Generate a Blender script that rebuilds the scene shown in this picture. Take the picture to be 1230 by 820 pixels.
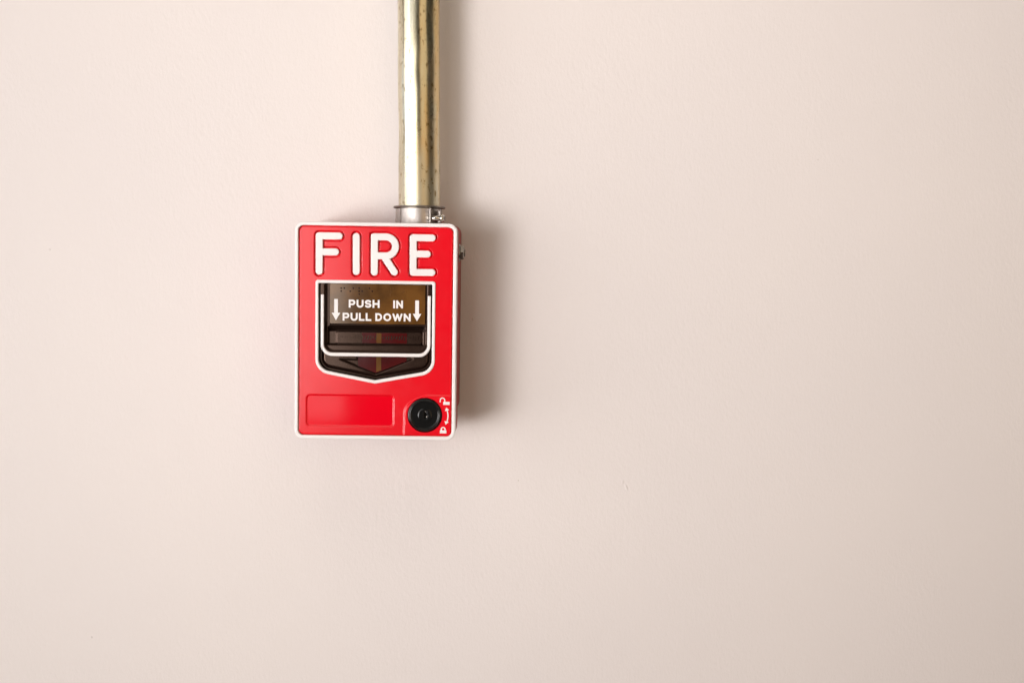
import bpy, math
import numpy as np
from mathutils import Matrix, Vector

for o in list(bpy.data.objects):
    bpy.data.objects.remove(o)
scene = bpy.context.scene
COL = scene.collection

# ------------------------------------------------------------------ camera
cam_d = bpy.data.cameras.new('camera')
cam = bpy.data.objects.new('camera', cam_d)
COL.objects.link(cam)
cam_d.sensor_width = 36.0
cam_d.lens = 38.985
cam_d.clip_start = 0.02
cam_d.clip_end = 50
yaw, pitch, roll = 0.02, -0.06887, 0.014776
fwd = Vector((math.sin(yaw)*math.cos(pitch), math.cos(yaw)*math.cos(pitch), math.sin(pitch)))
rgt0 = Vector((math.cos(yaw), -math.sin(yaw), 0))
up0 = rgt0.cross(fwd)
rgt = rgt0*math.cos(roll) + up0*math.sin(roll)
upv = up0*math.cos(roll) - rgt0*math.sin(roll)
m = Matrix((rgt, upv, -fwd)).transposed().to_4x4()
m.translation = (0.07377, -0.77432, 0.04423)
cam.matrix_world = m
scene.camera = cam

# ------------------------------------------------------------------ light
world = bpy.data.worlds.new('World')
scene.world = world
world.use_nodes = True
bg = world.node_tree.nodes['Background']
bg.inputs['Color'].default_value = (1.0, 0.87, 0.76, 1)
bg.inputs['Strength'].default_value = 0.075

def area_lamp(name, loc, target, sx, sy, power, color):
    d = bpy.data.lights.new(name, 'AREA')
    d.shape = 'RECTANGLE'; d.size = sx; d.size_y = sy
    d.energy = power; d.color = color
    o = bpy.data.objects.new(name, d); COL.objects.link(o)
    o.location = loc
    o.rotation_euler = (Vector(target) - Vector(loc)).to_track_quat('-Z', 'Y').to_euler()
    return o
# the tall window to the left, added lamps for the face and conduit reflections, and the warm room to the right
def lamp_at(name, az, elev_z, dist, w, h, power, color, aim=(0, 0, 0), spread=180):
    a = math.radians(az)
    o = area_lamp(name, (dist*math.sin(a), -dist*math.cos(a)-0.06, elev_z), aim, w, h, power, color)
    o.data.spread = math.radians(spread)
lamp_at('window_light', -31.0, -0.08, 2.3, 0.86, 1.3, 2.95, (1.0, 0.965, 0.965), (0.10, 0, 0.22), 34)
lamp_at('face_reflection_fill', -16.0, 0.07, 2.6, 0.74, 1.0, 9.5, (1.0, 0.96, 0.93))  # added lamp, gives the soft reflection on the left of the face
lamp_at('left_side_fill', -63, 0.0, 2.1, 1.5, 1.5, 19, (1.0, 0.965, 0.95))  # added stand-in for the bright left side, whitens the conduit's left
lamp_at('room_light', 31, 0.25, 2.8, 1.8, 2.2, 12.5, (1.0, 0.70, 0.42))
area_lamp('upper_wall_fill', (0.1, -0.95, 1.35), (0.1, 0, 0.0), 1.2, 0.7, 4.8, (1.0, 0.89, 0.77))  # added overhead fill so the wall is brighter towards the top

scene.render.engine = 'CYCLES'
scene.view_settings.view_transform = 'Standard'
scene.view_settings.look = 'None'
scene.view_settings.exposure = 0.0
scene.view_settings.gamma = 1.0
scene.view_settings.use_curve_mapping = False

# ------------------------------------------------------------------ materials
def new_mat(name):
    mt = bpy.data.materials.new(name); mt.use_nodes = True
    nt = mt.node_tree
    return mt, nt, nt.nodes['Principled BSDF']

def N(nt, typ, **kw):
    n = nt.nodes.new(typ)
    for k, v in kw.items():
        setattr(n, k, v)
    return n

def coords(nt, scale=(1, 1, 1)):
    tc = N(nt, 'ShaderNodeTexCoord'); mp = N(nt, 'ShaderNodeMapping')
    mp.inputs['Scale'].default_value = scale
    nt.links.new(tc.outputs['Object'], mp.inputs['Vector'])
    return mp.outputs['Vector']

def noise(nt, vec, scale, detail=3, rough=0.5):
    n = N(nt, 'ShaderNodeTexNoise')
    n.inputs['Scale'].default_value = scale
    n.inputs['Detail'].default_value = detail
    n.inputs['Roughness'].default_value = rough
    nt.links.new(vec, n.inputs['Vector'])
    return n.outputs['Fac']

def ramp(nt, fac, stops):
    r = N(nt, 'ShaderNodeValToRGB')
    e = r.color_ramp.elements
    while len(e) < len(stops):
        e.new(0.5)
    for el, (p, c) in zip(e, stops):
        el.position = p
        el.color = c if len(c) == 4 else (*c, 1)
    nt.links.new(fac, r.inputs['Fac'])
    return r.outputs['Color']

def bump(nt, bsdf, pairs):
    prev = None
    for fac, strength, dist in pairs:
        b = N(nt, 'ShaderNodeBump')
        b.inputs['Strength'].default_value = strength
        b.inputs['Distance'].default_value = dist
        nt.links.new(fac, b.inputs['Height'])
        if prev:
            nt.links.new(prev, b.inputs['Normal'])
        prev = b.outputs['Normal']
    nt.links.new(prev, bsdf.inputs['Normal'])

def g(v):
    return (v, v, v)

def mat_wall():
    mt, nt, b = new_mat('wall_paint')
    v = coords(nt)
    big = noise(nt, v, 3.0, 4)
    c = ramp(nt, big, [(0.3, (0.748, 0.693, 0.674)), (0.7, (0.782, 0.722, 0.692))])
    nt.links.new(c, b.inputs['Base Color'])
    b.inputs['Roughness'].default_value = 0.55
    b.inputs['Specular IOR Level'].default_value = 0.35
    vs = coords(nt, (1, 1, 0.55))
    bump(nt, b, [(noise(nt, vs, 420, 3, 0.6), 0.55, 0.0004),
                 (noise(nt, vs, 900, 2), 0.35, 0.0002),
                 (noise(nt, v, 38, 3), 0.22, 0.0012)])
    return mt

def mat_plastic(name, col, rough, var=0.0, bs=0.0, spec=0.5, scale=900, coat=0.0, tint=(1, 1, 1), lohi=(0.3, 0.7)):
    mt, nt, b = new_mat(name)
    v = coords(nt)
    f = noise(nt, v, 35, 5, 0.6)
    lo = tuple(x*(1-var) for x in col); hi = tuple(min(1, x*(1+var)) for x in col)
    nt.links.new(ramp(nt, f, [(lohi[0], lo), (lohi[1], hi)]), b.inputs['Base Color'])
    f2 = noise(nt, v, 120, 4, 0.65)
    nt.links.new(ramp(nt, f2, [(0.3, g(rough*0.85)), (0.75, g(min(1, rough*1.2)))]), b.inputs['Roughness'])
    b.inputs['Specular IOR Level'].default_value = spec
    b.inputs['Coat Weight'].default_value = coat
    b.inputs['Specular Tint'].default_value = (*tint, 1)
    b.inputs['Coat Roughness'].default_value = 0.08
    if bs:
        bump(nt, b, [(noise(nt, v, scale, 2), bs, 0.0003)])
    return mt

def mat_conduit():
    mt, nt, b = new_mat('yellow_zinc')
    b.inputs['Metallic'].default_value = 1.0
    v = coords(nt, (1, 1, 0.10))
    streak = noise(nt, v, 95, 4, 0.6)
    v2 = coords(nt, (1, 1, 0.35))
    blot = noise(nt, v2, 30, 4, 0.6)
    c1 = ramp(nt, streak, [(0.34, (0.42, 0.29, 0.11)), (0.5, (0.62, 0.50, 0.27)), (0.66, (0.62, 0.62, 0.50))])
    c2 = ramp(nt, blot, [(0.38, (0.44, 0.45, 0.30)), (0.5, (0.66, 0.46, 0.20)), (0.62, (0.58, 0.60, 0.52))])
    mx = N(nt, 'ShaderNodeMix', data_type='RGBA')
    mx.inputs['Factor'].default_value = 0.5
    nt.links.new(c1, mx.inputs[6]); nt.links.new(c2, mx.inputs[7])
    # left of the tube silvery, right yellow: window gleam painted into the colour
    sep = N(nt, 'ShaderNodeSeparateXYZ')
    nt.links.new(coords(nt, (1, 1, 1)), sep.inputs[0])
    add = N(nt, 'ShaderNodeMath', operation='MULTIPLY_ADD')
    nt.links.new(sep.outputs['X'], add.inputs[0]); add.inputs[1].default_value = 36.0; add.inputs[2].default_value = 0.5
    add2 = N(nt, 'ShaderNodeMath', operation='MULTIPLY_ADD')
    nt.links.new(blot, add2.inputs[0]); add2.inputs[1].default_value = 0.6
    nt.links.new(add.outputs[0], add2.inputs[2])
    gleam_mix = ramp(nt, add2.outputs[0], [(0.45, (0, 0, 0)), (0.95, (1, 1, 1))])
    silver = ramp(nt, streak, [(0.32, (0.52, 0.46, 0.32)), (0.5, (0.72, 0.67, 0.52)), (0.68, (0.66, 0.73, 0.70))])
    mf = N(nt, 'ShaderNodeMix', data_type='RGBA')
    nt.links.new(gleam_mix, mf.inputs['Factor']); nt.links.new(silver, mf.inputs[6]); nt.links.new(mx.outputs[2], mf.inputs[7])
    v3 = coords(nt, (1, 1, 0.6))
    speck = noise(nt, v3, 330, 3, 0.7)
    sp = ramp(nt, speck, [(0.57, (1, 1, 1)), (0.68, (0.42, 0.34, 0.2))])
    mul = N(nt, 'ShaderNodeMix', data_type='RGBA', blend_type='MULTIPLY')
    mul.inputs['Factor'].default_value = 0.9
    nt.links.new(mf.outputs[2], mul.inputs[6]); nt.links.new(sp, mul.inputs[7])
    nt.links.new(mul.outputs[2], b.inputs['Base Color'])
    nt.links.new(ramp(nt, blot, [(0.35, g(0.20)), (0.65, g(0.40))]), b.inputs['Roughness'])
    bump(nt, b, [(noise(nt, v2, 60, 3), 0.07, 0.0006), (streak, 0.06, 0.0004)])
    return mt

def mat_metal(name, col, rough, bs=0.1):
    mt, nt, b = new_mat(name)
    b.inputs['Metallic'].default_value = 1.0
    v = coords(nt)
    f = noise(nt, v, 160, 4, 0.6)
    nt.links.new(ramp(nt, f, [(0.3, tuple(x*0.8 for x in col)), (0.7, col)]), b.inputs['Base Color'])
    nt.links.new(ramp(nt, f, [(0.3, g(rough*1.4)), (0.7, g(rough*0.8))]), b.inputs['Roughness'])
    bump(nt, b, [(noise(nt, v, 260, 3), bs, 0.0005)])
    return mt

M = {}
M['wall'] = mat_wall()
M['red'] = mat_plastic('red_plastic', (0.75, 0.0008, 0.010), 0.17, 0.04, 0.01, 0.5, 1300)
M['red_gloss'] = mat_plastic('red_gloss_plastic', (0.75, 0.0008, 0.012), 0.07, 0.03, 0.0, 0.22)
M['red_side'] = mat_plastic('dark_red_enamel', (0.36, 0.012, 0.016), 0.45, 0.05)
M['white'] = mat_plastic('white_plastic', (0.84, 0.80, 0.785), 0.35, 0.03)
M['black'] = mat_plastic('black_plastic', (0.015, 0.008, 0.006), 0.17, 0.2, 0.05, 0.5, 1500, 0.1, (1.0, 0.64, 0.48))
M['black_gloss'] = mat_plastic('black_gloss', (0.006, 0.006, 0.006), 0.10, 0.2, 0.0, 0.5)
M['brown'] = mat_plastic('painted_brown_reflections', (0.110, 0.046, 0.0095), 0.09, 0.38, 0.0, 0.5, 900, 0.5, (1.0, 0.80, 0.62), (0.40, 0.60))  # uneven warm reflections on dark plastic, painted as mottled brown
M['darkred'] = mat_plastic('dark_red_reflection', (0.066, 0.003, 0.003), 0.12, 0.35, 0.0, 0.35)  # red reflection put into the colour of solid patches
M['amber'] = mat_plastic('amber_reflection_strip', (0.115, 0.045, 0.005), 0.14, 0.3, 0.0, 0.35)  # amber reflection put into the colour; the right braille dots share it
M['conduit'] = mat_conduit()
M['zinc'] = mat_metal('zinc_diecast', (0.50, 0.46, 0.43), 0.42, 0.2)
M['nickel'] = mat_metal('nickel_screw', (0.70, 0.66, 0.60), 0.20, 0.05)
M['bolt'] = mat_metal('dull_bolt_steel', (0.34, 0.31, 0.27), 0.28, 0.05)
M['steel_dark'] = mat_metal('dark_steel', (0.30, 0.27, 0.24), 0.35, 0.05)

# ------------------------------------------------------------------ object helpers
def props(o, label=None, cat=None, kind=None, group=None):
    if label: o['label'] = label
    if cat: o['category'] = cat
    if kind: o['kind'] = kind
    if group: o['group'] = group
    return o

def empty(name, loc, label, cat):
    o = bpy.data.objects.new(name, None); COL.objects.link(o)
    o.empty_display_size = 0.02
    o.location = loc
    return props(o, label, cat)

def mesh_obj(name, verts, faces, mat, parent=None, smooth=True):
    me = bpy.data.meshes.new(name)
    me.from_pydata([tuple(v) for v in verts], [], faces)
    me.polygons.foreach_set('use_smooth', [smooth]*len(me.polygons))
    me.materials.append(M[mat]); me.update()
    o = bpy.data.objects.new(name, me); COL.objects.link(o)
    o.parent = parent
    return o

DEPTH = 58.0     # mm from the wall to the face of the station
def P(u, v, w):  # face coordinates in mm (right, up, out) -> metres in front of the wall
    return (u/1000.0, -(DEPTH + w)/1000.0, v/1000.0)

# ------------------------------------------------------------------ 2D distance fields (mm)
def cap(a, b, r):
    ax, ay = a; bx, by = b
    dx, dy = bx-ax, by-ay; L = dx*dx+dy*dy or 1e-9
    def f(X, Y):
        t = np.clip(((X-ax)*dx+(Y-ay)*dy)/L, 0, 1)
        return np.hypot(X-ax-t*dx, Y-ay-t*dy)-r
    return f

def bar(a, b, r):           # straight stroke with square ends
    ax, ay = a; bx, by = b
    L = math.hypot(bx-ax, by-ay); cx, cy = (ax+bx)/2, (ay+by)/2
    ex, ey = (bx-ax)/L, (by-ay)/L
    def f(X, Y):
        p = np.abs((X-cx)*ex+(Y-cy)*ey)-L/2
        q = np.abs(-(X-cx)*ey+(Y-cy)*ex)-r
        return np.hypot(np.maximum(p, 0), np.maximum(q, 0))+np.minimum(np.maximum(p, q), 0)
    return f

def union(*fs):
    def f(X, Y):
        d = fs[0](X, Y)
        for k in fs[1:]:
            d = np.minimum(d, k(X, Y))
        return d
    return f

def line(pts, r):
    return union(*[cap(pts[i], pts[i+1], r) for i in range(len(pts)-1)])

def minus(a, b):
    return lambda X, Y: np.maximum(a(X, Y), -b(X, Y))

def grow(a, e):
    return lambda X, Y: a(X, Y)-e

def arcpts(cx, cy, r, a0, a1, n=12, ry=None):
    ry = ry or r
    return [(cx+r*math.cos(math.radians(a0+(a1-a0)*i/n)), cy+ry*math.sin(math.radians(a0+(a1-a0)*i/n))) for i in range(n+1)]

def fillet(pts, radii, n=8):
    out = []
    for i, p in enumerate(pts):
        a = Vector(pts[i-1]); b = Vector(p); c = Vector(pts[(i+1) % len(pts)]); r = radii[i]
        if r <= 0:
            out.append(tuple(b)); continue
        d1 = (a-b).normalized(); d2 = (c-b).normalized()
        ang = d1.angle(d2); t = r/math.tan(ang/2)
        ctr = b+(d1+d2).normalized()*(r/math.sin(ang/2))
        s = b+d1*t-ctr; e = b+d2*t-ctr
        a0 = math.atan2(s.y, s.x); da = math.atan2(e.y, e.x)-a0
        da = (da+math.pi) % (2*math.pi)-math.pi
        for k in range(n+1):
            q = a0+da*k/n
            out.append((ctr.x+r*math.cos(q), ctr.y+r*math.sin(q)))
    return out

def poly(pts):
    pts = [tuple(p) for p in pts]
    def f(X, Y):
        d = np.full(X.shape, 1e18); ins = np.zeros(X.shape, bool)
        for i in range(len(pts)):
            ax, ay = pts[i-1]; bx, by = pts[i]
            dx, dy = bx-ax, by-ay; L = dx*dx+dy*dy
            if L < 1e-12: continue
            t = np.clip(((X-ax)*dx+(Y-ay)*dy)/L, 0, 1)
            d = np.minimum(d, (X-ax-t*dx)**2+(Y-ay-t*dy)**2)
            if by != ay:
                c = ((ay > Y) != (by > Y)) & (X < (bx-ax)*(Y-ay)/(by-ay)+ax)
                ins ^= c
        d = np.sqrt(d)
        return np.where(ins, -d, d)
    return f

def rrect(x0, y0, x1, y1, r):
    cx, cy, hx, hy = (x0+x1)/2, (y0+y1)/2, (x1-x0)/2-r, (y1-y0)/2-r
    def f(X, Y):
        p = np.abs(X-cx)-hx; q = np.abs(Y-cy)-hy
        return np.hypot(np.maximum(p, 0), np.maximum(q, 0))+np.minimum(np.maximum(p, q), 0)-r
    return f

def circle(cx, cy, r):
    return lambda X, Y: np.hypot(X-cx, Y-cy)-r

def step(d, w):             # 0 inside (d<0), 1 outside, smooth over width w
    t = np.clip(d/w+0.5, 0, 1)
    return t*t*(3-2*t)

def sdf_mesh(name, sdf, box, h, top, bottom, mat, parent, bev=0.0):
    """solid whose outline is sdf<0, front surface at height top (number or function), back at bottom"""
    x0, y0, x1, y1 = box
    xs = np.arange(x0, x1+h, h); ys = np.arange(y0, y1+h, h)
    X, Y = np.meshgrid(xs, ys)
    D = sdf(X, Y); D = np.where(np.abs(D) < 1e-6, 1e-6, D)
    ny, nx = D.shape
    IN = D < 0
    cnt = IN[:-1, :-1].astype(int)+IN[1:, :-1]+IN[:-1, 1:]+IN[1:, 1:]
    used = np.zeros(D.shape, bool)
    jj, ii = np.where(cnt == 4)
    idx = -np.ones(D.shape, int)
    mj, mi = np.where((cnt > 0) & (cnt < 4))
    jn, inn = np.where(IN)
    idx[jn, inn] = np.arange(len(jn))
    vx = list(X[jn, inn]); vy = list(Y[jn, inn]); vd = list(D[jn, inn])
    faces = np.stack([idx[jj, ii], idx[jj, ii+1], idx[jj+1, ii+1], idx[jj+1, ii]], 1).tolist() if len(jj) else []
    cross = {}; edges = []
    def cv(j0, i0, j1, i1):
        k = (j0, i0, j1, i1) if (j0, i0) < (j1, i1) else (j1, i1, j0, i0)
        if k not in cross:
            a = D[k[0], k[1]]; b = D[k[2], k[3]]; t = min(max(a/(a-b), 0.03), 0.97)
            cross[k] = len(vx)
            vx.append(X[k[0], k[1]]*(1-t)+X[k[2], k[3]]*t)
            vy.append(Y[k[0], k[1]]*(1-t)+Y[k[2], k[3]]*t); vd.append(0.0)
        return cross[k]
    for j, i in zip(mj.tolist(), mi.tolist()):
        cs = [(j, i), (j, i+1), (j+1, i+1), (j+1, i)]
        pg = []; outv = None; first_in = None
        for k in range(4):
            a = cs[k]; b = cs[(k+1) % 4]
            ia = IN[a]; ib = IN[b]
            if ia: pg.append(int(idx[a]))
            if ia != ib:
                c = cv(a[0], a[1], b[0], b[1]); pg.append(c)
                if ia: outv = c
                else:
                    if outv is not None:
                        edges.append((outv, c)); outv = None
                    else: first_in = c
        if outv is not None and first_in is not None:
            edges.append((outv, first_in))
        faces.append(pg)
    vx = np.array(vx); vy = np.array(vy); vd = np.array(vd)
    z = top(vx, vy, vd) if callable(top) else np.full(vx.shape, float(top))
    if bev:
        t = np.clip(-vd/bev, 0, 1)
        z = z-bev*(1-np.sqrt(np.maximum(0, 1-(1-t)**2)))
    verts = [P(a, b, c) for a, b, c in zip(vx, vy, z)]
    sk = {}; base = len(verts)
    def skv(a, low):
        k = (a, low)
        if k not in sk:
            sk[k] = len(verts)
            verts.append(P(vx[a], vy[a], bottom if low else z[a]))
        return sk[k]
    for a, b in edges:
        faces.append((skv(b, 0), skv(a, 0), skv(a, 1), skv(b, 1)))
    return mesh_obj(name, verts, faces, mat, parent)

# ------------------------------------------------------------------ the wall
def wall():
    verts = []; faces = []
    x0, x1, z0, z1, t = -2.2, 2.4, -1.6, 1.6, 0.12
    for y in (0, t):
        verts += [(x0, y, z0), (x1, y, z0), (x1, y, z1), (x0, y, z1)]
    faces = [(0, 1, 2, 3), (7, 6, 5, 4), (0, 4, 5, 1), (1, 5, 6, 2), (2, 6, 7, 3), (3, 7, 4, 0)]
    w = mesh_obj('wall', verts, faces, 'wall', None, False)
    props(w, 'smooth cream painted wall behind the red fire alarm station', 'wall', 'structure')
    # little lumps and drips in the paint
    for (x, z, rx, rz, hh, rot) in [(0.1716, -0.1115, .0013, .0034, .00035, .35), (0.169, -0.108, .0012, .0022, .00025, -.3),
                                    (0.0948, -0.1076, .0012, .0012, .0003, 0), (0.0617, 0.0062, .0008, .0009, .0005, 0),
                                    (-0.2054, -0.2229, .0009, .0010, .0005, 0), (-0.231, 0.050, .0008, .0009, .0004, 0),
                                    (0.052, -0.028, .0007, .0008, .0004, 0), (0.30, 0.12, .0008, .0008, .0003, 0)]:
        vs = [(0, -hh, 0)]; fs = []
        R, S = 5, 14
        for r in range(1, R+1):
            for s in range(S):
                a = 2*math.pi*s/S; q = r/R
                lx, lz = rx*q*math.cos(a), rz*q*math.sin(a)
                vs.append((lx*math.cos(rot)-lz*math.sin(rot), -hh*(0.5+0.5*math.cos(math.pi*q)) + (0.00005 if r == R else 0), lx*math.sin(rot)+lz*math.cos(rot)))
        for s in range(S):
            fs.append((0, 1+s, 1+(s+1) % S))
            for r in range(R-1):
                a = 1+r*S
                fs.append((a+s, a+S+s, a+S+(s+1) % S, a+(s+1) % S))
        o = mesh_obj('paint_blemish', vs, fs, 'wall', w)
        o.location = (x, 0, z)
wall()

# ------------------------------------------------------------------ pull station
st = empty('fire_alarm_pull_station', (0, 0, 0), 'red manual fire alarm pull station with white FIRE lettering mounted on the wall', 'fire alarm')

FACE = (-52, -70, 52, 70)
outer = rrect(-52, -70, 52, 70, 5.6)
inner = rrect(-49.8, -67.6, 49.6, 67.6, 3.4)

def shell(name, outs, mat, parent):
    """outline rings (x0,y0,x1,y1,r,w) lofted from front to back, closed in front"""
    verts = []; faces = []; n = None
    for (x0, y0, x1, y1, r, w) in outs:
        pts = fillet([(x0, y0), (x1, y0), (x1, y1), (x0, y1)], [r]*4, 8)
        n = len(pts)
        verts += [P(a, b, w) for a, b in pts]
    for k in range(len(outs)-1):
        for i in range(n):
            a = k*n+i; b = k*n+(i+1) % n
            faces.append((a, a+n, b+n, b))
    faces.append(tuple(range(n)))
    faces.append(tuple(reversed(range((len(outs)-1)*n, len(outs)*n))))
    o = mesh_obj(name, verts, faces, mat, parent, True)
    for p in o.data.polygons:
        if len(p.vertices) > 4: p.use_smooth = False
    return o

# back box against the wall, and the deep sides of the cover in front of it
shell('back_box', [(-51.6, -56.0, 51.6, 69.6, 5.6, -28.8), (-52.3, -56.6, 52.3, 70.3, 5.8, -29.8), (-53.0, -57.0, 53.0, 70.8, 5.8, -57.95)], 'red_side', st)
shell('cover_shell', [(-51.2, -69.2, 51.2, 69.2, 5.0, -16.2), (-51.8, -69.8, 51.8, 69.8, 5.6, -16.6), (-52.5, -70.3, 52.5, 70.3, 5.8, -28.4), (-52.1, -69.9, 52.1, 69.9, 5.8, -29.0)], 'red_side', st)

# letter strokes
LR = 2.24
F_ = union(cap((-36.5, 61.0), (-36.5, 38.4), LR), cap((-36.5, 61.0), (-23.8, 61.0), LR), cap((-36.5, 50.8), (-26.1, 50.8), LR))
I_ = cap((-12.8, 60.9), (-12.7, 38.5), LR)
R_ = union(cap((-1.2, 60.6), (-1.1, 38.3), LR), bar((-1.2, 62.5), (-1.2, 56), LR*0.94),
           line([(-1.2, 60.9), (6.3, 60.9)]+arcpts(6.3, 54.85, 6.05, 90, -90, 16)+[(-1.1, 48.8)], LR),
           cap((5.0, 48.5), (11.7, 38.5), LR))
E_ = union(cap((23.7, 60.7), (23.8, 38.6), LR), cap((23.7, 60.7), (35.8, 60.7), LR), cap((23.7, 50.3), (32.8, 50.3), LR), cap((23.8, 38.5), (35.8, 38.5), LR))
FIRE = union(F_, I_, R_, E_)

# opening with a pointed bottom
OUT = fillet([(-38.8, 32.9), (-38.8, -26.4), (-0.3, -33.7), (38.3, -26.6), (38.3, 32.9)], [1.8, 10, 0.8, 10, 1.8])
INN = fillet([(-36.9, 30.8), (-36.9, -24.6), (-0.3, -31.5), (36.3, -24.8), (36.3, 30.8)], [0.6, 8.2, 0.5, 8.2, 0.6])
f_out, f_in = poly(OUT), poly(INN)

label_r = rrect(-44.5, -61.6, 11.8, -41.5, 2.4)
LKX, LKY = 32.2, -53.8
zone = poly(fillet([(60, -80), (60, -40.9), (33, -40.9), (18.9, -47.5), (18.6, -80)], [0, 0, 13.0, 9.0, 0], 10))
f_lock = circle(LKX, LKY, 11.6)

def face_top(x, y, d):
    z = np.zeros_like(x)
    dl = FIRE(x, y)
    gr = step(dl-1.0, 0.4)                 # channel round the raised letters
    z = z-2.4*(1-gr)
    z = z-0.55*(1-step(label_r(x, y), 0.9))
    z = z+0.60*(1-step(zone(x, y), 1.1))
    z = z-1.8*(1-step(-(inner(x, y))-0.6, 0.4))    # narrow joint along the rim
    return z
sdf_mesh('face_plate', minus(minus(outer, grow(f_out, -0.8)), grow(f_lock, -0.3)), FACE, 0.26, face_top, -4.0, 'red', st).data.materials.append(M['red_gloss'])
fp = bpy.data.objects['face_plate']
for p in fp.data.polygons:                  # the name plate field is moulded smooth, the rest finely textured
    c = p.center
    if abs(c.x*1000+16.35) < 27.4 and abs(c.z*1000+51.55) < 9.4:
        p.material_index = 1

sdf_mesh('rim', minus(outer, inner), (-52.5, -70.5, 52.5, 70.5), 0.3, 0.75, -16.0, 'white', st, 0.55)
fr = sdf_mesh('window_frame', minus(f_out, f_in), (-39.5, -34.5, 39.5, 33.5), 0.22, 0.7, -2.6, 'white', st, 0.5)

for s, bx in ((F_, (-40, 35, -20, 64)), (I_, (-16, 35, -9, 64)), (R_, (-5, 35, 16, 64)), (E_, (20, 35, 40, 64))):
    sdf_mesh('letter', s, bx, 0.2, 0.25, -2.6, 'white', st, 0.32)

# small ejector mark under the name plate field
sdf_mesh('moulding_mark', rrect(3.9, -64.7, 6.3, -63.7, 0.5), (3, -66, 8, -62), 0.12, 0.18, -0.4, 'red', st, 0.25)

# cavity behind the opening
cav = fillet([(-38.0, 32.0), (-38.0, -26.0), (-0.3, -33.0), (37.5, -26.0), (37.5, 32.0)], [1, 9, 0.6, 9, 1])
def cavity():
    n = len(cav); verts = [P(a, b, -1.2) for a, b in cav]+[P(a, b, -13.0) for a, b in cav]
    faces = [(i, i+n, (i+1) % n+n, (i+1) % n)[::-1] for i in range(n)]
    faces.append(tuple(range(n, 2*n)))
    o = mesh_obj('cavity', verts, faces, 'black', st, False)
cavity()

# lower dark guard with a V shaped pocket
GUARD = fillet([(-36.4, -10), (-36.4, -24.2), (-0.3, -31.0), (35.8, -24.4), (35.8, -10)], [0, 8, 0.5, 8, 0])
veep = poly([(-23.4, -18.4), (-0.4, -27.9), (23.4, -17.9), (23.4, -10), (-12.3, -10), (-12.3, -18.6)])
edgef = poly(GUARD)
def guard_top(x, y, d):
    z = np.full_like(x, -3.0)
    z = z-1.9*(1-step(veep(x, y), 0.8))
    z = z-2.2*(1-step(-edgef(x, y)-2.0, 2.2))
    return z
gd = sdf_mesh('guard_plate', edgef, (-37, -32, 37, -9.9), 0.3, guard_top, -12.5, 'black', st)
sdf_mesh('red_reflection_patch', poly([(-11.9, -19), (-11.9, -22.75), (-0.4, -27.2), (19.6, -19.3), (19.6, -10.5), (-11.9, -10.5)]), (-13, -28, 21, -10), 0.3, -4.55, -5.5, 'darkred', gd, 0.0)  # red and amber reflections in the pocket, modelled as coloured plates
sdf_mesh('amber_reflection_strip', poly([(0, -10.5), (3.2, -10.5), (3.2, -25.4), (0, -26.6)]), (-1, -28, 4, -10), 0.25, -4.40, -5.2, 'amber', gd, 0.0)

# pull handle: one moulding with a pocket for the fingers
HANDLE = fillet([(-35.7, 30.6), (-35.7, -16.3), (35.4, -16.3), (35.4, 30.6)], [0.5, 8.0, 8.0, 0.5])
f_h = poly(HANDLE)
pocket = poly(fillet([(-33.3, 40), (-33.3, -13.5), (33.2, -13.5), (33.2, 40)], [0, 6.0, 6.0, 0]))
slot = rrect(-26.3, -8.4, 29.2, -0.6, 1.0)
def handle_top(x, y, d):
    z = np.full_like(x, -1.3)
    pk = 1-step(pocket(x, y)+0.5, 1.0)
    fl = np.full_like(x, -3.4)
    # channel along the left side, small bevel at the right
    fl = fl-3.6*(1-step(x+30.0, 0.7))*step(-(x+33.4), 0.01)*0-3.6*(1-step(x+30.0, 0.7))
    fl = fl+1.0*step(x-32.2, 0.8)
    # ridge below the instruction panel, then the dark hollow over the finger slot
    fl = fl+0.9*np.exp(-((y-4.0)/0.55)**2)*(np.abs(x-0.9) < 31)
    hollow = (1-step(rrect(-31.5, -9.6, 31.2, 2.9, 1.4)(x, y), 0.9))
    lip = np.clip((-8.6-y)/5.2, 0, 1)
    fl = fl*(1-hollow)+hollow*(-4.2-4.6*np.clip((3.0-y)/3.4, 0, 1))
    sl = 1-step(slot(x, y)-0.2, 0.6)
    fl = fl*(1-sl)+sl*(-6.4)
    right = step(x-29.9, 0.5)*(y < 1)*(1-step(y-0.5, 1.0))
    fl = fl*(1-right)+right*(-4.0)
    low = step(-(y+8.9), 0.7)
    fl = fl*(1-low)+low*(-3.0+0.5*lip)
    return z*(1-pk)+pk*fl
hd = sdf_mesh('pull_handle', f_h, (-36.5, -17, 36.5, 31), 0.3, handle_top, -12.0, 'black', st)

Uo = poly(fillet([(-35.5, 60), (-35.5, -16.2), (35.3, -16.2), (35.3, 60)], [0, 7.4, 7.4, 0]))
Ui = poly(fillet([(-33.5, 60), (-33.5, -14.0), (33.3, -14.0), (33.3, 60)], [0, 5.4, 5.4, 0]))
below = lambda X, Y: Y-23.4
trim = lambda X, Y: np.maximum(np.maximum(Uo(X, Y), -Ui(X, Y)), Y-23.4)
sdf_mesh('handle_trim', trim, (-36.5, -17, 36.5, 24), 0.22, -0.35, -2.0, 'white', hd, 0.4)

# instruction panel
PZ = -2.75
pn = sdf_mesh('instruction_panel', rrect(-29.9, 4.8, 31.6, 30.5, 0.5), (-30.5, 4.2, 32.2, 31), 0.5, PZ, -4.4, 'brown', hd, 0.0)
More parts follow.
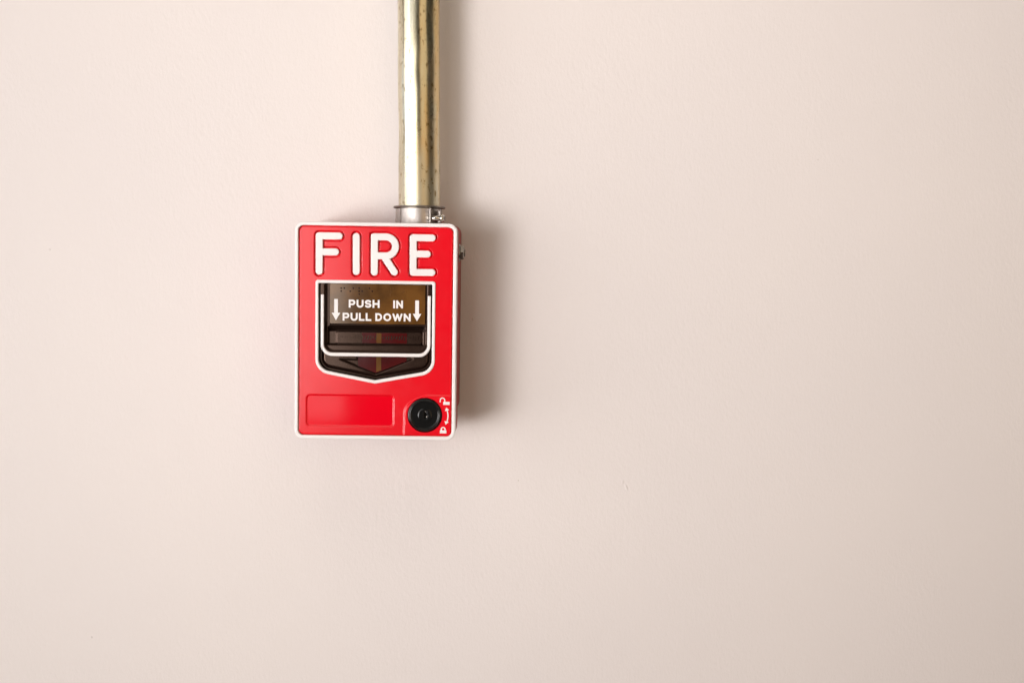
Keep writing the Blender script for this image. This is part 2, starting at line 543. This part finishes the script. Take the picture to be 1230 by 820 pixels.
# red and amber reflections in the finger slot, built as thin coloured plates
sdf_mesh('red_reflection_patch', rrect(-9.5, -8.0, 19.8, -1.2, 0.4), (-10, -8.5, 20.4, -0.8), 0.35, -6.1, -6.8, 'darkred', hd)
sdf_mesh('amber_reflection_strip', rrect(-0.1, -7.9, 3.1, -1.3, 0.1), (-0.5, -8.2, 3.6, -1), 0.3, -5.95, -6.5, 'amber', hd)
# row of worn moulded marks in the slot
rg = np.random.RandomState(7)
mk = []
for a in np.arange(-24.5, 28.0, 1.7):
    y0 = -5.6+rg.rand()*0.8
    mk.append(cap((a, y0), (a+rg.rand()*0.5, -3.0-rg.rand()*0.9), 0.28+0.2*rg.rand()))
sdf_mesh('moulded_marks', union(*mk), (-26, -6.5, 29, -2.4), 0.2, -6.02, -6.6, 'black', hd)

# lettering on the panel: stroke alphabet, cap height 1
def glyph(ch, x, y, h, s, k_w=1.0):
    w = {'P': .62, 'U': .66, 'S': .62, 'H': .66, 'I': .0, 'N': .68, 'L': .52, 'D': .66, 'O': .76, 'W': .98}[ch]*k_w
    k = s/h                                   # half stroke in units of cap height
    q = lambda a, b: (x+a*h, y+b*h)
    ln = lambda pts: line([q(*p) for p in pts], s)
    br = lambda a, b: bar(q(*a), q(*b), s)
    iw = max(w-2*k, 0)                        # centre line runs from 0 to iw
    t = 1-k; b_ = k
    if ch == 'I': f = [br((0, 0), (0, 1))]
    elif ch == 'L': f = [br((0, 0), (0, 1)), br((-k, b_), (iw+k, b_))]
    elif ch == 'H': f = [br((0, 0), (0, 1)), br((iw, 0), (iw, 1)), br((0, .5), (iw, .5))]
    elif ch == 'N': f = [br((0, 0), (0, 1)), br((iw, 0), (iw, 1)), ln([(0, t), (iw, b_)])]
    elif ch == 'U': f = [br((0, .35), (0, 1)), br((iw, .35), (iw, 1)), ln([(0, .4)]+arcpts(iw/2, b_+.30, iw/2, 180, 360, 12, .30)+[(iw, .4)])]
    elif ch == 'P': f = [br((0, 0), (0, 1)), ln([(0, t), (iw-.24, t)]+arcpts(iw-.24, (t+.42)/2, .24, 90, -90, 10, (t-.42)/2)+[(0, .42)]), br((-k, t), (iw-.24, t))]
    elif ch == 'D': f = [br((0, 0), (0, 1)), br((-k, t), (iw*.4, t)), br((-k, b_), (iw*.4, b_)), ln([(0, t), (iw*.4, t)]+arcpts(iw*.4, .5, iw*.6, 90, -90, 14, .5-k)+[(0, b_)])]
    elif ch == 'O': f = [ln(arcpts(iw/2, .5, iw/2, 0, 360, 24, .5-k))]
    elif ch == 'S':
        q4 = (t-.5)/2
        f = [ln(arcpts(iw/2, .5+q4, iw/2*.94, 25, 270, 14, q4)+arcpts(iw/2, .5-q4, iw/2, 90, -155, 14, q4))]
    elif ch == 'W': f = [ln([(0, t), (iw*.25, b_), (iw*.5, t-.02), (iw*.75, b_), (iw, t)])]
    return union(*f), w if ch != 'I' else 2*k
def word(txt, x0, x1, y0, y1):
    h = y1-y0; s = h*0.116; gap = 0.15
    ws = [glyph(c, 0, 0, h, s)[1] for c in txt]
    ni = sum(w for c, w in zip(txt, ws) if c != 'I'); wi = sum(w for c, w in zip(txt, ws) if c == 'I')
    k_w = ((x1-x0)/h-gap*(len(txt)-1)-wi)/ni
    x = x0+s; fs = []
    for c in txt:
        f, w = glyph(c, x, y0, h, s, k_w)
        fs.append(f); x += (w+gap)*h
    sdf_mesh('lettering', union(*fs), (x0-.6, y0-.6, x1+.6, y1+.6), 0.11, PZ+0.14, PZ-0.2, 'white', hd, 0.0)
word('PUSH', -17.8, 2.1, 15.2, 20.3)
word('IN', 10.9, 17.2, 15.1, 20.2)
word('PULL', -21.7, -3.2, 6.7, 11.8)
word('DOWN', -0.6, 22.3, 6.7, 11.8)
for cx, yt in ((-26.0, 20.6), (26.35, 20.4)):
    a = union(rrect(cx-1.2, 10.6, cx+1.2, yt, 0.5), poly([(cx-2.75, 11.7), (cx, 6.9), (cx+2.75, 11.7)]))
    sdf_mesh('arrow', a, (cx-3.3, 6.4, cx+3.3, 21.2), 0.14, PZ+0.14, PZ-0.2, 'white', hd, 0.0)

def domes(name, pts, r, hgt, z, mat, parent):
    vs = []; fs = []
    for (u, v) in pts:
        b0 = len(vs); vs.append(P(u, v, z+hgt))
        R, S = 3, 10
        for k in range(1, R+1):
            q = k/R*math.pi/2
            for s in range(S):
                a = 2*math.pi*s/S
                vs.append(P(u+r*math.sin(q)*math.cos(a), v+r*math.sin(q)*math.sin(a), z+hgt*math.cos(q)-0.02))
        for s in range(S):
            fs.append((b0, b0+1+s, b0+1+(s+1) % S))
            for k in range(R-1):
                a = b0+1+k*S
                fs.append((a+s, a+S+s, a+S+(s+1) % S, a+(s+1) % S))
    return mesh_obj(name, vs, fs, mat, parent)
domes('braille', [(-22.75, 27.65), (-20.8, 27.65), (-22.75, 25.7), (-15.0, 27.7), (-16.95, 25.75), (-11.2, 27.75), (-11.2, 25.8), (-11.2, 23.85), (-9.2, 25.8), (-4.6, 27.8), (-2.7, 25.85)], 0.55, 0.35, PZ, 'black', hd)
domes('braille', [(9.3, 27.65), (9.3, 25.8), (9.3, 23.9), (11.2, 27.65), (17.6, 27.75), (17.6, 25.85), (19.5, 25.85)], 0.5, 0.32, PZ, 'amber', hd)

# cam lock
def lock():
    def top_body(x, y, d):
        r = np.hypot(x-LKX, y-LKY)
        z = np.full_like(x, 1.9)
        z = z-0.9*step(r-10.0, 1.0)          # outer bevel
        z = z-0.75*(1-step(r-9.0, 0.7))      # dished face
        return z
    lk = sdf_mesh('lock', minus(circle(LKX, LKY, 10.75), circle(LKX, LKY, 4.6)), (LKX-12, LKY-12, LKX+12, LKY+12), 0.22, top_body, -5, 'black_gloss', st, 0.0)
    kw = union(bar((LKX+.35, LKY-2.2), (LKX+.35, LKY+2.6), 0.75), cap((LKX+.9, LKY-.6), (LKX+.9, LKY-.2), 0.9))
    def top_core(x, y, d):
        r = np.hypot(x-LKX, y-LKY)
        z = np.full_like(x, 1.17)-0.15*step(r-4.2, 0.3)
        return z-3.2*(1-step(kw(x, y), 0.35))
    co = sdf_mesh('lock_core', circle(LKX, LKY, 4.5), (LKX-5, LKY-5, LKX+5, LKY+5), 0.15, top_core, -5, 'black_gloss', lk)
    domes('tumbler', [(LKX+1.35, LKY-0.9)], 0.62, 0.5, 1.05, 'nickel', lk)
    domes('tumbler', [(LKX+0.4, LKY+2.5)], 0.45, 0.3, 1.0, 'steel_dark', lk)
lock()

# padlock symbols and turning arrow, printed white on the recessed corner
SZ = 0.60
def symbol(name, f, bx):
    sdf_mesh(name, f, bx, 0.1, SZ+0.12, SZ-0.2, 'white', st)
symbol('open_padlock_symbol', union(rrect(44.0, -46.9, 48.2, -44.9, 0.2), line([(42.1, -44.9), (42.1, -44.0)]+arcpts(43.55, -43.9, 1.45, 180, 0, 10)+[(45.0, -45.3)], 0.34)), (41, -47.6, 49, -41.4))
symbol('closed_padlock_symbol', union(rrect(42.05, -65.5, 46.3, -63.5, 0.2), line([(42.95, -63.6)]+arcpts(44.17, -62.9, 1.25, 180, 0, 10)+[(45.4, -63.6)], 0.36)), (41, -66.4, 47.4, -60.6))
symbol('turning_arrow', union(line(arcpts(36.2, -54.2, 11.0, 20, -22, 14), 0.34), poly([(45.2, -51.0), (47.9, -50.2), (46.0, -48.5)]), poly([(45.0, -57.4), (47.7, -58.1), (45.7, -59.9)])), (43, -61, 49.4, -47.5))

# ------------------------------------------------------------------ lathe helper (axis along a given direction, mm profile)
def lathe(name, prof, mat, parent, origin, axis, seg=48, smooth=True, phase=0.0, skip=None):
    ax = Vector(axis).normalized()
    e1 = ax.orthogonal().normalized()
    if abs(ax.z) > 0.9: e1 = Vector((1, 0, 0))
    e2 = ax.cross(e1)
    o0 = Vector(origin)
    vs = []; fs = []
    for (r, h) in prof:
        for s in range(seg):
            a = 2*math.pi*s/seg+phase
            vs.append(tuple((o0+ax*h+(e1*math.cos(a)+e2*math.sin(a))*r)/1000))
    for k in range(len(prof)-1):
        for s in range(seg):
            a = k*seg+s; b = k*seg+(s+1) % seg
            fs.append((a, b, b+seg, a+seg))
    fs.append(tuple(reversed(range(seg)))); fs.append(tuple(range((len(prof)-1)*seg, len(prof)*seg)))
    o = mesh_obj(name, vs, fs, mat, parent, smooth)
    for p in o.data.polygons:
        if len(p.vertices) > 4: p.use_smooth = False
    return o

def ring_prof(r0, r1, h0, h1, b):     # doubled rows keep bevels crisp
    return [(r0, h0), (r1-b, h0), (r1, h0+b), (r1, h1-b), (r1-b, h1), (r0, h1)]

# side knockout bolt, seen edge on at the right of the box
bolt = lathe('side_bolt', [(3.0, 0), (6.1, 0), (6.1, 0.5), (5.6, 1.0), (5.6, 1.05)], 'bolt', st, (52.2, -29.0, 51.8), (1, 0, 0), 32)
lathe('bolt_nut', [(2.5, 0), (5.0, 0), (5.2, 0.3), (5.2, 2.0), (4.6, 2.5)], 'bolt', bolt, (53.2, -29.0, 51.8), (1, 0, 0), 6, False, 0.2)
lathe('bolt_end', [(1.0, 0), (2.6, 0), (2.6, 0.7), (2.2, 1.0)], 'steel_dark', bolt, (55.6, -29.0, 51.8), (1, 0, 0), 20)

# ------------------------------------------------------------------ conduit
CX, CY = 25.4, -26.0
def conduit():
    t = empty('conduit', (CX/1000, CY/1000, 0.0765), 'vertical yellowish galvanised steel conduit pipe rising above the red alarm box', 'pipe')
    rng = np.random.RandomState(4)
    S, K = 96, 150
    H = 340.0
    vs = []; fs = []
    for k in range(K+1):
        z = H*k/K
        lean = -0.0121*z
        for s in range(S):
            a = 2*math.pi*s/S
            r = 13.9
            r += 0.05*math.sin(z*0.031+1.0)*math.cos(a-0.6)+0.02*math.sin(z*0.085+2*a)
            r -= 0.42*math.exp(-((z-55)/16)**2)*max(0, math.cos(a-math.pi))**6      # shallow dent on the left edge
            r -= 0.30*math.exp(-((z-96)/10)**2)*max(0, math.cos(a+1.2))**8
            r -= 0.35*math.exp(-((z-128)/14)**2)*max(0, math.cos(a+0.9))**6
            vs.append(((lean+r*math.cos(a))/1000, r*math.sin(a)/1000, z/1000))
    for k in range(K):
        for s in range(S):
            a = k*S+s; b = k*S+(s+1) % S
            fs.append((a, b, b+S, a+S))
    fs.append(tuple(range(K*S, (K+1)*S)))
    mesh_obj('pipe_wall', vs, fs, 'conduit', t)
conduit()

# ------------------------------------------------------------------ connector between the box and the conduit
def connector():
    t = empty('conduit_connector', (CX/1000, CY/1000, 0.0705), 'short silver clamp connector with flange ring and screw joining pipe to box top', 'pipe fitting')
    L = lambda n, pr, mt, org, ax, *a: lathe(n, pr, mt, t, org, ax, *a)
    body = [(13.0, 0), (15.0, 0), (15.3, 0.0), (15.3, 0.2), (15.2, 9.6), (15.25, 10.2), (13.5, 10.2)]
    L('collar', body, 'zinc', (0, 0, 0), (0, 0, 1), 64)
    L('flange_ring', [(13.9, 0), (17.0, 0), (17.3, 0.3), (17.4, 0.7), (17.3, 1.1), (16.9, 1.4), (13.9, 1.5)], 'steel_dark', (0, 0, 10.4), (0, 0, 1), 72)
    def curved(name, a0, a1, r0, r1, z0, z1, mat, n=20):
        vs = []; fs = []
        for i in range(n+1):
            a = math.radians(a0+(a1-a0)*i/n)
            for r in (r0, r1):
                for z in (z0, z1):
                    vs.append((r*math.cos(a)/1000, r*math.sin(a)/1000, z/1000))
        for i in range(n):
            b = i*4; c = b+4
            fs += [(b+2, c+2, c+3, b+3), (b+1, b+3, c+3, c+1), (b, c, c+2, b+2), (b, b+1, c+1, c)]
        fs += [(0, 2, 3, 1), (n*4, n*4+1, n*4+3, n*4+2)]
        return mesh_obj(name, vs, fs, mat, t, False)
    # clamp strap wraps the front of the collar, leaving a seam at the left
    curved('clamp_band', -134, -62, 15.2, 16.1, 0.3, 10.0, 'zinc')
    curved('clamp_band', 140, 222, 15.2, 15.9, 0.3, 10.0, 'zinc')
    # clamp ears and their screw
    def block(name, c, sx, sy, sz, mat, rz=0.0, b=0.25):
        vs = []; fs = []
        ca, sa = math.cos(rz), math.sin(rz)
        rows = [(-sz, b), (-sz+b, 0), (sz-b, 0), (sz, b)]
        for (z, i) in rows:
            pts = fillet([(-sx+i, -sy+i), (sx-i, -sy+i), (sx-i, sy-i), (-sx+i, sy-i)], [0.3]*4, 3)
            n = len(pts)
            vs += [((c[0]+x*ca-y*sa)/1000, (c[1]+x*sa+y*ca)/1000, (c[2]+z)/1000) for x, y in pts]
        for k in range(3):
            for i in range(n):
                a = k*n+i; d = k*n+(i+1) % n
                fs.append((a, d, d+n, a+n))
        fs.append(tuple(reversed(range(n)))); fs.append(tuple(range(3*n, 4*n)))
        return mesh_obj(name, vs, fs, mat, t, False)
    block('clamp_ear', (8.2, -15.6, 5.1), 0.6, 3.0, 4.9, 'zinc')
    block('clamp_ear', (14.2, -11.2, 4.6), 0.7, 3.0, 4.0, 'zinc')
    block('saddle', (10.6, -15.4, 2.6), 3.6, 1.5, 0.5, 'zinc')
    L('screw_shank', [(1.2, 0), (1.75, 0), (1.75, 9.0), (1.2, 9.0)], 'nickel', (7.0, -15.6, 3.6), (1, 0, 0), 20)
    hd2 = L('screw_head', [(1.4, 0), (2.5, 0), (2.75, 0.3), (2.75, 1.2), (2.4, 1.9), (1.7, 2.4)], 'nickel', (15.2, -15.6, 3.6), (1, -0.25, 0), 28)
    for rx in (0.5, 0.5+math.pi/2):
        ax = Vector((1, -0.25, 0)).normalized()
        e1 = Vector((0, 0, 1)); e2 = ax.cross(e1)
        dv = e1*math.cos(rx)+e2*math.sin(rx); nv = ax.cross(dv)
        c0 = Vector((15.2, -15.6, 3.6))+ax*2.36
        vs = [tuple((c0+dv*a+nv*b+ax*h)/1000) for h in (-.3, .12) for a, b in ((-1.6, -.28), (1.6, -.28), (1.6, .28), (-1.6, .28))]
        q = mesh_obj('cross_slot', vs, [(0, 3, 2, 1), (4, 5, 6, 7), (0, 1, 5, 4), (1, 2, 6, 5), (2, 3, 7, 6), (3, 0, 4, 7)], 'black', t, False)
        q.parent = hd2
connector()
